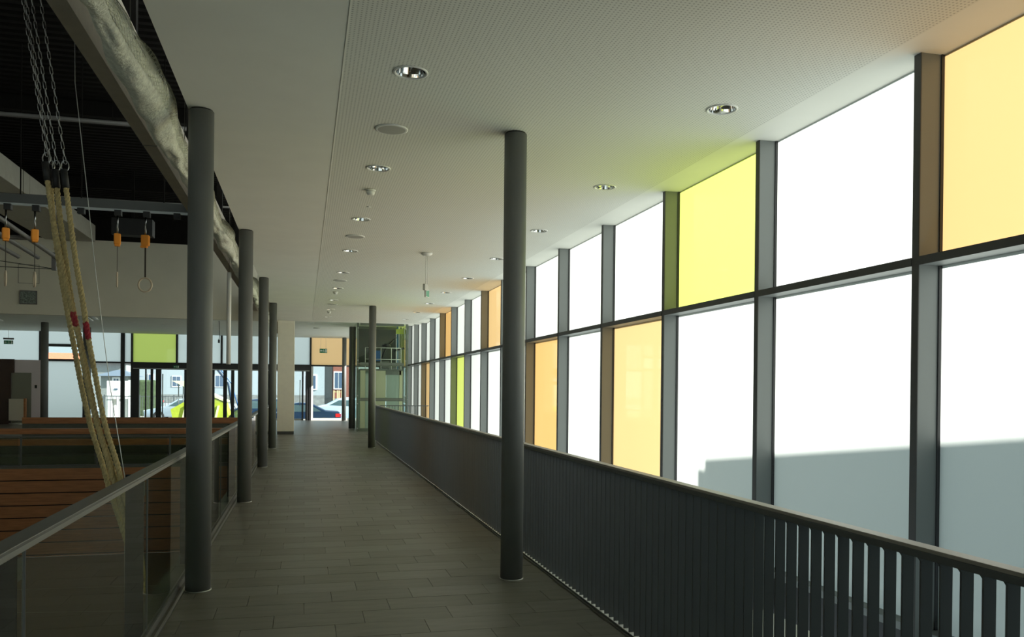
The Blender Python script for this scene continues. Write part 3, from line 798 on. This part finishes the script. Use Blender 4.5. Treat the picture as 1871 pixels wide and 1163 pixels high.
MB().tube([(0.6, 0.3, 2.5), (0.85, 0.3, 3.1), (1.2, 0.3, 3.45)], 0.03, n=8, m='black').build('hose', t)
box('lamp_plate', t, 1.22, 1.50, 0.5, 0.52, 3.60, 3.78, 'skip')
MB().tube([(1.1, 0.2, 2.95), (1.5, 0.2, 3.05)], 0.035, n=8, m='black').build('arm', t)

# ------------------------------------------------------------------ climbing ropes on chains
ROPES = [[(-1.602, 5.75, 2.948), (-1.556, 5.737, 2.636), (-1.501, 5.724, 2.359), (-1.449, 5.714, 2.116), (-1.401, 5.705, 1.908), (-1.339, 5.691, 1.595), (-1.278, 5.68, 1.334), (-1.217, 5.671, 1.124), (-1.166, 5.663, 0.932), (-1.094, 5.652, 0.686), (-1.026, 5.642, 0.44), (-0.991, 5.634, 0.246), (-0.972, 5.627, 0.089)], [(-1.593, 5.808, 2.915), (-1.572, 5.796, 2.647), (-1.532, 5.784, 2.366), (-1.49, 5.774, 2.121), (-1.444, 5.763, 1.875), (-1.392, 5.751, 1.595), (-1.333, 5.74, 1.331), (-1.255, 5.729, 1.067), (-1.217, 5.723, 0.926), (-1.139, 5.712, 0.678), (-1.063, 5.702, 0.429), (-1.021, 5.694, 0.251), (-0.999, 5.687, 0.074)], [(-1.55, 5.768, 2.908), (-1.52, 5.756, 2.642), (-1.481, 5.744, 2.363), (-1.445, 5.734, 2.118), (-1.393, 5.723, 1.874), (-1.334, 5.711, 1.595), (-1.275, 5.699, 1.315), (-1.198, 5.689, 1.07), (-1.163, 5.683, 0.929), (-1.092, 5.672, 0.683), (-1.03, 5.663, 0.471), (-0.998, 5.656, 0.294), (-0.979, 5.647, 0.084)], [(-1.494, 5.748, 2.907), (-1.458, 5.737, 2.642), (-1.419, 5.724, 2.363), (-1.376, 5.714, 2.119), (-1.341, 5.704, 1.892), (-1.292, 5.693, 1.631), (-1.233, 5.68, 1.334), (-1.155, 5.669, 1.071), (-1.127, 5.663, 0.931), (-1.069, 5.654, 0.72), (-1.014, 5.645, 0.509), (-0.992, 5.638, 0.334), (-0.972, 5.627, 0.089)]]
def catmull(P, seg):
    out = []
    P = [Vector(p) for p in P]; P = [P[0] * 2 - P[1]] + P + [P[-1] * 2 - P[-2]]
    for i in range(1, len(P) - 2):
        for s in range(seg):
            t_ = s / seg
            a, b, c, d = P[i - 1], P[i], P[i + 1], P[i + 2]
            out.append(0.5 * ((2 * b) + (-a + c) * t_ + (2 * a - 5 * b + 4 * c - d) * t_ ** 2 + (-a + 3 * b - 3 * c + d) * t_ ** 3))
    out.append(P[-2]); return out
link_me = None
def link_mesh():
    pts = []
    for j in range(14):
        a = 2 * math.pi * j / 14
        pts.append((0.0080 * math.cos(a), 0, 0.0105 * math.sin(a) + (0.017 if math.sin(a) > 0 else -0.015)))
    return MB().tube(pts, 0.0026, n=6, m='galv', closed=True).mesh('chain_link')
link_me = link_mesh()
rl = ['hemp climbing rope with a red mark, outermost of the four beside the balustrade', 'hemp climbing rope mostly hidden behind its neighbour with the red mark',
      'hemp climbing rope third from the outside, between the two marked ones', 'hemp climbing rope nearest the walkway column, hanging a little apart']
for q, P in enumerate(ROPES):
    P = P[:-1]
    path = catmull(P, 30)
    t = thing('climbing_rope', rl[q], 'rope', P[0], 0, 'climbing ropes beside the balustrade')
    org = Vector(P[0]); m = MB(); redm = MB(); R = 0.0098; L_ = 0.0
    # resample
    S = [path[0]]; acc = 0
    for a, b in zip(path, path[1:]):
        acc += (b - a).length
        if acc > 0.011: S.append(b); acc = 0
    path = S
    strands = [[], [], []]
    ln = 0
    for k, p in enumerate(path):
        tn = (path[min(k + 1, len(path) - 1)] - path[max(k - 1, 0)]).normalized()
        e1 = Vector((0, 1, 0)); e1 = (e1 - tn * e1.dot(tn)).normalized(); e2 = tn.cross(e1)
        if k: ln += (p - path[k - 1]).length
        for s in range(3):
            a = ln / 0.085 * 2 * math.pi + s * 2 * math.pi / 3
            strands[s].append(p - org + e1 * 0.0092 * math.cos(a) + e2 * 0.0092 * math.sin(a))
    for s in range(3): m.tube(strands[s], R, n=6, m='hemp')
    m.build('rope', t)
    # red mark
    if q in (0, 3):
        zr = 2.0 if q == 0 else 1.93
        seg = [k for k, p in enumerate(path) if abs(p.z - zr) < 0.055]
        for s in range(3): redm.tube([strands[s][k] for k in seg], R + 0.0012, n=6, m='red')
        redm.build('red_mark', t, label='dark red band')
    # sleeve
    d = (path[6] - path[0]).normalized()
    MB().tube([-d * 0.05, d * 0.07], 0.021, n=14, m='black').build('sleeve', t, label='black end sleeve')
    # shackle ring + chain rising with the same lean, then straight up
    top = Vector(P[0]) + Vector((0, 0, 0.05))
    MB().tube([Vector((0.022 * math.cos(a), 0.006, 0.075 + 0.036 * math.sin(a))) for a in [2 * math.pi * j / 20 for j in range(20)]], 0.004, n=6, m='galv', closed=True).build('shackle', t)
    p = Vector((0, 0, 0.11)); ndir = Vector((-0.1447, 0.0, 1)).normalized()
    k = 0
    while p.z + P[0][2] < 6.8 and k < 90:
        o = new('chain_link', link_me, t); o.location = p
        o.rotation_euler = (0, math.atan2(ndir.x, ndir.z), (math.pi / 2 if k % 2 else 0) + 0.5)
        o.rotation_euler = (ndir.to_track_quat('Z', 'X').to_matrix() @ Matrix.Rotation((math.pi / 2 if k % 2 else 0) + 0.5, 3, 'Z')).to_euler()
        p = p + ndir * 0.0475; k += 1
# thin cable
t = thing('thin_cable', 'thin pale cable hanging beside the climbing ropes', 'cable', (0, 6.5, 0))
MB().tube([(-1.66, 0, 6.8), (-1.626, 0, 3.77), (-1.55, 0, 3.07), (-1.48, 0, 2.39), (-1.383, 0, 1.6), (-1.276, 0, 0.91), (-1.25, 0, -2.9)], 0.0028, n=5, m='alu').build('cable', t)

# ------------------------------------------------------------------ rolled net under the hall roof
t = thing('rolled_net', 'long bundle of rolled white safety net strung along the hall side of the walkway ceiling', 'net', (-1.145, 0, 3.76))
from mathutils import noise as NZ
def netpt(y, a, loose=0.0):
    base = 0.104 + 0.032 * NZ.noise(Vector((y * 0.9, 0.3, 0))) + 0.02 * math.sin(y * 2.1)
    rr = base + 0.035 * NZ.noise(Vector((y * 3.0, math.cos(a) * 1.4, math.sin(a) * 1.4))) + loose
    cx = 0.03 * NZ.noise(Vector((y * 0.7, 5, 1))); cz = 0.04 * NZ.noise(Vector((y * 0.6, 9, 2)))
    sag = -0.03 * abs(math.sin(y * math.pi / 2.5))
    return Vector((cx + rr * math.cos(a) * 0.9, y, cz + sag + rr * 1.15 * math.sin(a)))
m = MB(); i = m.mi('netm'); ny, na = 460, 28; V = []
for j in range(ny):
    y = 2.5 + 24.8 * j / (ny - 1)
    V.append([m.bm.verts.new(netpt(y, 2 * math.pi * k / na)) for k in range(na)])
for j in range(ny - 1):
    for k in range(na):
        fc = m.bm.faces.new((V[j][k], V[j + 1][k], V[j + 1][(k + 1) % na], V[j][(k + 1) % na])); fc.smooth = True
m.build('bundle', t)
# loose diamond mesh standing off the bundle
m = MB(); i = m.mi('netm'); cell = 0.034
nyl = int(22 / cell); nal = 18
rows = []
for j in range(nyl):
    y = 3.0 + j * cell
    lo = 0.008 + 0.05 * max(0, NZ.noise(Vector((y * 0.45, 7, 3)))) * 2.2
    rows.append([netpt(y, math.radians(-30) + math.radians(170) * (k + 0.5 * (j % 2)) / nal, lo * math.sin(math.pi * (k + 1) / (nal + 1)) + 0.006) for k in range(nal)])
def thread(a, b):
    d = (b - a).normalized(); e = d.cross(Vector((0.3, 0.2, 0.9))).normalized() * 0.0022; g = d.cross(e).normalized() * 0.0022
    A = [m.bm.verts.new(a + q) for q in (e, g, -e - g)]; B = [m.bm.verts.new(b + q) for q in (e, g, -e - g)]
    for s in range(3): m.bm.faces.new((A[s], A[(s + 1) % 3], B[(s + 1) % 3], B[s]))
for j in range(nyl - 1):
    for k in range(nal):
        thread(rows[j][k], rows[j + 1][k])
        kk = k + 1 if j % 2 else k - 1
        if 0 <= kk < nal: thread(rows[j][k], rows[j + 1][kk])
m.build('loose_mesh', t, 'stuff')
MB().tube([(0.02, 2.5, 0.12), (0.02, 27, 0.12)], 0.006, n=6, m='pipe').build('guide_wire', t)
Y = 3.3
while Y < 26:
    MB().tube([(0.02, Y, 0.12), (0.02, Y, 3.06)], 0.004, n=5, m='pipe').build('hanger', t); Y += 2.5

# ------------------------------------------------------------------ outside: street, houses, cars
GZ = -0.65
gr = new('ground', MB().box(-120, 120, YF + 0.4, 160, GZ - 0.2, GZ, 'asphalt').mesh('ground')); gr['kind'] = 'structure'
struct('ground', XG + 0.35, 120, -60, YF + 0.4, GZ - 0.2, GZ, 'pave')
struct('ground', -40, XG + 0.3, YF + 0.06, YF + 2.2, GZ, -0.02, 'pave')
struct('ground', -40, 30, 52.0, 53.0, GZ, GZ + 0.08, 'pave')
struct('ground', -40, -4, 55.0, 72, GZ, GZ + 0.04, 'pave')

# neighbouring building that shades the foot of the facade
S = SUN
def onto(Yp, Zp, X=9.5):
    tt = (X - XG) / S.x; return Yp + S.y * tt, Zp + S.z * tt
t = thing('neighbour_building', 'low annex beyond the frosted windows that throws its stepped shade on them', 'building', (9.5, 0, 0))
ya, za = onto(7.43, 0.90); yb_, zb = onto(3.70, 1.35); yc, zc = onto(7.58, 0.79)
sl_ = (zb - za) / (yb_ - ya)
ye = ya - 5.2  # from here the annex is raised to shade the panes behind the camera
MB().poly([(-14, GZ), (ya, GZ), (ya, za), (ye, za + sl_ * (ye - ya)), (ye, za + sl_ * (ye - ya) + 3.2), (-14, za + sl_ * (ye - ya) + 3.2)], 'x', 0, 4, 'housew').build('wall', t)
MB().box(0.0, 3.9, ya + 0.001, yc, GZ, zc, 'houseg').build('parapet', t)
for ch in t.children:                      # end sheared along the sun so its shadow edge stays upright
    for v in ch.data.vertices:
        if v.co.y > ya - 1: v.co.y += (v.co.x) * SUN.y / SUN.x

def house(name, label, x0, x1, y, z1, wm, wins, roof=None, depth=9, base=0.0, basem='stone'):
    t = thing(name, label, 'building', (x0, y, GZ))
    W = x1 - x0
    box('wall', t, 0, W, 0, depth, base, z1 - GZ, wm)
    if base: box('plinth', t, 0, W, -0.06, depth, 0, base, basem)
    for (a, b, c, d) in wins:
        fr = box('window', t, a - x0 - 0.1, b - x0 + 0.1, -0.06, 0.02, c - GZ - 0.1, d - GZ + 0.1, 'winframe')
        box('pane', fr, a - x0, (a + b) / 2 - x0 - 0.03, -0.075, -0.061, c - GZ, d - GZ, 'winglass')
        box('pane', fr, (a + b) / 2 - x0 + 0.03, b - x0, -0.075, -0.061, c - GZ, d - GZ, 'winglass')
    if roof:
        rm, rh = roof
        MB().poly([(-0.5, 0), (depth + 0.5, 0), (depth / 2, rh)], 'x', -0.4, W + 0.4, rm).build('roof', t).location = (0, 0, z1 - GZ)
    return t
house('apartment_building', 'pale blue rendered apartment building behind the street doors', -46, -4.0, 110, 16, 'housew',
      [(-23.5, -23.1, 3.6, 4.2), (-23.0, -22.6, 3.6, 4.2), (-21.4, -21.0, 3.6, 4.2), (-21.5, -21.0, 2.0, 2.6), (-18.9, -18.4, 1.5, 2.9), (-16.1, -15.2, 1.5, 2.7), (-11.0, -10.0, 1.5, 2.9)], None, 9, 1.1)
house('apartment_building', 'white rendered house with one blue window opposite the apricot panel', -3.0, 1.45, 62, 9, 'housew', [(0.35, 0.80, 1.45, 2.4)], None, 9, 1.6)
house('brick_building', 'red brick building with a white framed window opposite the apricot panel', 2.06, 3.4, 62, 9, 'brickm', [(2.2, 2.72, 1.5, 2.65)], None, 9, 1.4)
house('grey_building', 'grey green rendered wall between the white house and the brick one', 1.47, 2.04, 62.6, 9, 'houseg', [], None, 8, 1.4)
house('grey_building', 'dark grey building past the brick one beside the lift shaft', 3.42, 12, 62, 9, 'houseg', [(8, 9, 1.7, 3.5)], None, 8, 1.4)
t = house('small_house', 'small outbuilding with a dark hipped roof behind the green car', -13.3, -11.6, 60, 2.18, 'houseg', [(-12.5, -12.2, 1.7, 2.0)], None, 3, 0.0)
m = MB(); v = [m.bm.verts.new(p) for p in ((-0.35, -0.4, 0), (2.1, -0.4, 0), (2.1, 3.4, 0), (-0.35, 3.4, 0), (0.7, 1.5, 0.45), (1.1, 1.5, 0.45))]; i = m.mi('roofd')
for q in ((0, 1, 5, 4), (1, 2, 5), (2, 3, 4, 5), (3, 0, 4), (3, 2, 1, 0)): m.bm.faces.new([v[k] for k in q])
o = m.build('roof', t); o.location = (0, 0, 2.18 - GZ)
t = thing('white_garage', 'bright white garage wall behind the green car', 'building', (-12.5, 58, GZ))
box('wall', t, 0, 1.0, 0, 1.5, 1.3, 2.5, 'winframe'); box('door', t, 0.0, 0.35, 0.05, 1.4, 0, 1.3, 'winframe'); box('post', t, 0.6, 0.75, 0, 0.3, 0, 1.3, 'winframe'); box('vent', t, 0.45, 0.65, -0.03, 0, 1.9, 2.0, 'winglass')
house('red_roof_house', 'distant house with an orange red tiled roof seen through the clear slot window', -27, -18, 92, 3.9, 'houseg', [(-25, -24.4, 0.9, 1.7)], ('roofr', 1.0), 6)
t = thing('hedge', 'dark green hedge beside the small house', 'hedge', (-11.45, 62.4, GZ))
m = MB(); m.box(0, 1.2, 0, 0.5, 0, 2.6, 'foliage', 0.15); m.build('leaves', t)

def car(label, loc, rz, paint, L_=4.5, Hh=1.45, van=False, estate=False):
    t = thing('parked_car' if not van else 'parked_van', label, 'car' if not van else 'van', loc, rz)
    Wd = 0.85
    h = L_ / 2
    if van:
        body = [(-h, 0.35), (-h, 0.95), (-h + 0.25, 1.05), (-h + 0.95, 1.2), (-h + 1.6, Hh - 0.08), (-h + 2.0, Hh), (h - 0.3, Hh), (h - 0.05, Hh - 0.25), (h, 0.9), (h, 0.35)]
        glass = [(-h + 1.1, 1.18), (-h + 1.65, Hh - 0.15), (-h + 2.3, Hh - 0.15), (-h + 2.3, 1.12)]
    elif estate:
        body = [(-h, 0.3), (-h, 0.65), (-h + 0.2, 0.75), (-h + 1.2, 0.92), (-h + 1.95, Hh - 0.05), (-h + 2.4, Hh), (h - 0.55, Hh - 0.03), (h - 0.1, 0.95), (h, 0.8), (h, 0.3)]
        glass = [(-h + 1.4, 0.95), (-h + 2.0, Hh - 0.12), (h - 0.65, Hh - 0.12), (h - 0.3, 0.95)]
    else:
        body = [(-h, 0.3), (-h, 0.62), (-h + 0.25, 0.74), (-h + 1.2, 0.90), (-h + 1.85, Hh - 0.08), (-h + 2.3, Hh), (-h + 2.9, Hh - 0.04), (h - 0.75, 1.0), (h - 0.1, 0.96), (h, 0.85), (h, 0.3)]
        glass = [(-h + 1.45, 0.93), (-h + 1.95, Hh - 0.12), (-h + 2.85, Hh - 0.12), (h - 1.0, 0.97)]
    m = MB(); m.poly(body, 'y', -Wd, Wd, paint)
    bm = m.bm
    bmesh.ops.bevel(bm, geom=[e for e in bm.edges], offset=0.05, segments=2, affect='EDGES', profile=0.6)
    for fc in bm.faces: fc.smooth = True
    m.build('body', t)
    for s in (-1, 1):
        MB().poly(glass, 'y', s * (Wd + 0.004), s * (Wd - 0.05), 'carglass').build('side_window', t)
        for x in (-h + 0.85, h - 0.85):
            w_ = MB().lathe([(0.31, -0.1), (0.33, -0.08), (0.33, 0.08), (0.31, 0.1)], n=24, m='tyre').build('wheel', t)
            w_.location = (x, s * (Wd - 0.08), 0.33); w_.rotation_euler = (math.pi / 2, 0, 0)
            hb = MB().lathe([(0.2, -0.105), (0.2, 0.105)], n=16, m='hub').build('rim', w_)
    MB().box(h - 0.08, h + 0.012, -Wd + 0.02, -Wd + 0.35, 0.68, 0.86, 'tail', 0.02).box(h - 0.28, h - 0.05, -Wd - 0.01, -Wd + 0.1, 0.68, 0.86, 'tail').box(h - 0.08, h + 0.012, Wd - 0.35, Wd - 0.02, 0.68, 0.86, 'tail', 0.02).build('tail_light', t, label='red tail light')
    MB().box(-h - 0.01, -h + 0.1, -Wd + 0.05, -Wd + 0.4, 0.55, 0.70, 'signw').box(-h - 0.01, -h + 0.1, Wd - 0.4, Wd - 0.05, 0.55, 0.70, 'signw').build('headlight', t)
    return t
car('dark blue saloon car with a red tail light parked outside the street window', (-0.35, 43.9, GZ), 0, 'carblue', 4.4, 1.42)
car('pale blue white van parked behind the dark blue saloon', (2.6, 49.0, GZ), 0, 'carwhite', 4.6, 1.62, van=True)
car('dark green estate car parked behind the fence near the small house', (-22.3 + 0.0, 84.0, GZ), 0, 'cargreen', 4.6, 1.5, estate=True).location = (-14.9, 80.0, GZ)
car('silver blue car parked behind the lime skip', (-7.4, 54.5, GZ), 0, 'carsilver', 4.2, 1.45, estate=True)
car('dark car parked between the skip and the cream pillar', (-2.9, 50.0, GZ), 0.05, 'carblue', 4.3, 1.5, estate=True)
car('silver car partly hidden behind the street door post beside the blue saloon', (-1.8, 54.5, GZ), 0.0, 'carsilver', 4.3, 1.5)

t = thing('skip_container', 'lime green skip container with pale lids outside the street doors', 'skip', (-5.2, 46.0, GZ))
MB().poly([(-1.35, 0.25), (1.0, 0.25), (1.35, 0.7), (1.15, 1.35), (0.1, 1.85), (-0.9, 1.35), (-1.5, 1.0)], 'y', -0.9, 0.9, 'skip').build('body', t)
MB().poly([(0.1, 1.86), (1.25, 1.36), (1.3, 1.42), (0.12, 2.0)], 'y', -0.93, 0.93, 'skiplid').build('lid', t)
MB().poly([(0.1, 1.86), (-0.2, 1.70), (-0.2, 1.80), (0.12, 2.0)], 'y', -0.93, 0.93, 'skiplid').build('lid', t)
for x in (-1.0, -0.2, 0.6): MB().poly([(x, 0.25), (x + 0.1, 0.25), (x + 0.3, 1.2), (x + 0.2, 1.2)], 'y', -0.97, -0.9, 'skiplid').build('rib', t)
box('foot', t, -1.2, 0.9, -0.8, 0.8, 0.0, 0.25, 'steel')
t = thing('skip_boom', 'dark lifting boom crossing in front of the far windows above the skip', 'boom', (-3.75, 44.6, GZ))
MB().tube([(-1.5, 0, 4.2), (-0.1, 0, 2.4), (0.3, 0, 0.0)], 0.06, n=8, m='carblue').build('arm', t)
MB().tube([(-1.35, 0, 4.2), (0.05, 0, 2.4), (0.4, 0, 1.2)], 0.03, n=8, m='liftblue').build('hose', t)
t = thing('skip_canopy', 'pale sloping canopy panel above the skip outside the doors', 'canopy', (-6.9, 50, GZ))
MB().poly([(-0.4, 2.5), (0.6, 2.5), (0.6, 2.0)], 'y', -0.5, 0.5, 'skiplid').build('panel', t)
MB().tube([(-0.1, 0, 0), (-0.1, 0, 2.5)], 0.03, n=8, m='fence').build('post', t)
MB().tube([(0.15, 0, 0), (0.15, 0, 2.3)], 0.03, n=8, m='fence').build('post', t)

t = thing('street_fence', 'thin grey metal fence running along the street outside the doors', 'fence', (-12.2, 56, GZ))
for z in (0.15, 1.5): box('rail', t, 0, 5.2, -0.02, 0.02, z, z + 0.05, 'fence')
x = 0.0; k = 0
pm = MB().box(-0.012, 0.012, -0.012, 0.012, 0.2, 1.5, 'fence').mesh('bar'); pp = MB().box(-0.04, 0.04, -0.04, 0.04, 0.0, 1.62, 'fence').mesh('post')
while x <= 5.2:
    o = new('post' if k % 12 == 0 else 'bar', pp if k % 12 == 0 else pm, t); o.location = (x, 0, 0); x += 0.17; k += 1
t = thing('pallet_frames', 'pale wooden pallet frames standing before the brick building', 'pallet', (1.95, 58, GZ))
for x in (0, 0.25, 0.36, 0.55): box('slat', t, x, x + 0.09, 0, 0.06, 0.0, 2.0, 'crate')
box('rail', t, 0, 0.64, 0.06, 0.1, 1.85, 1.95, 'crate')
t = thing('spoil_heap', 'dark heap of brushwood between the skip and the parked cars', 'heap', (-3.3, 46.6, GZ))
m = MB()
for k in range(120):
    a = random.uniform(0, 6.28); rr = random.uniform(0, 1.0); hh = 1.1 * (1 - rr) + 0.1
    p = Vector((rr * math.cos(a), rr * math.sin(a) * 0.6, hh * random.random()))
    m.tube([p, p + Vector((random.uniform(-.4, .4), random.uniform(-.3, .3), random.uniform(0, .5)))], 0.02, n=4, m='tyre')
m.build('twigs', t, 'stuff')
MB().lathe([(0.95, 0), (0.7, 0.5), (0.3, 0.9), (0.02, 1.05)], n=18, m='foliage').build('mound', t)
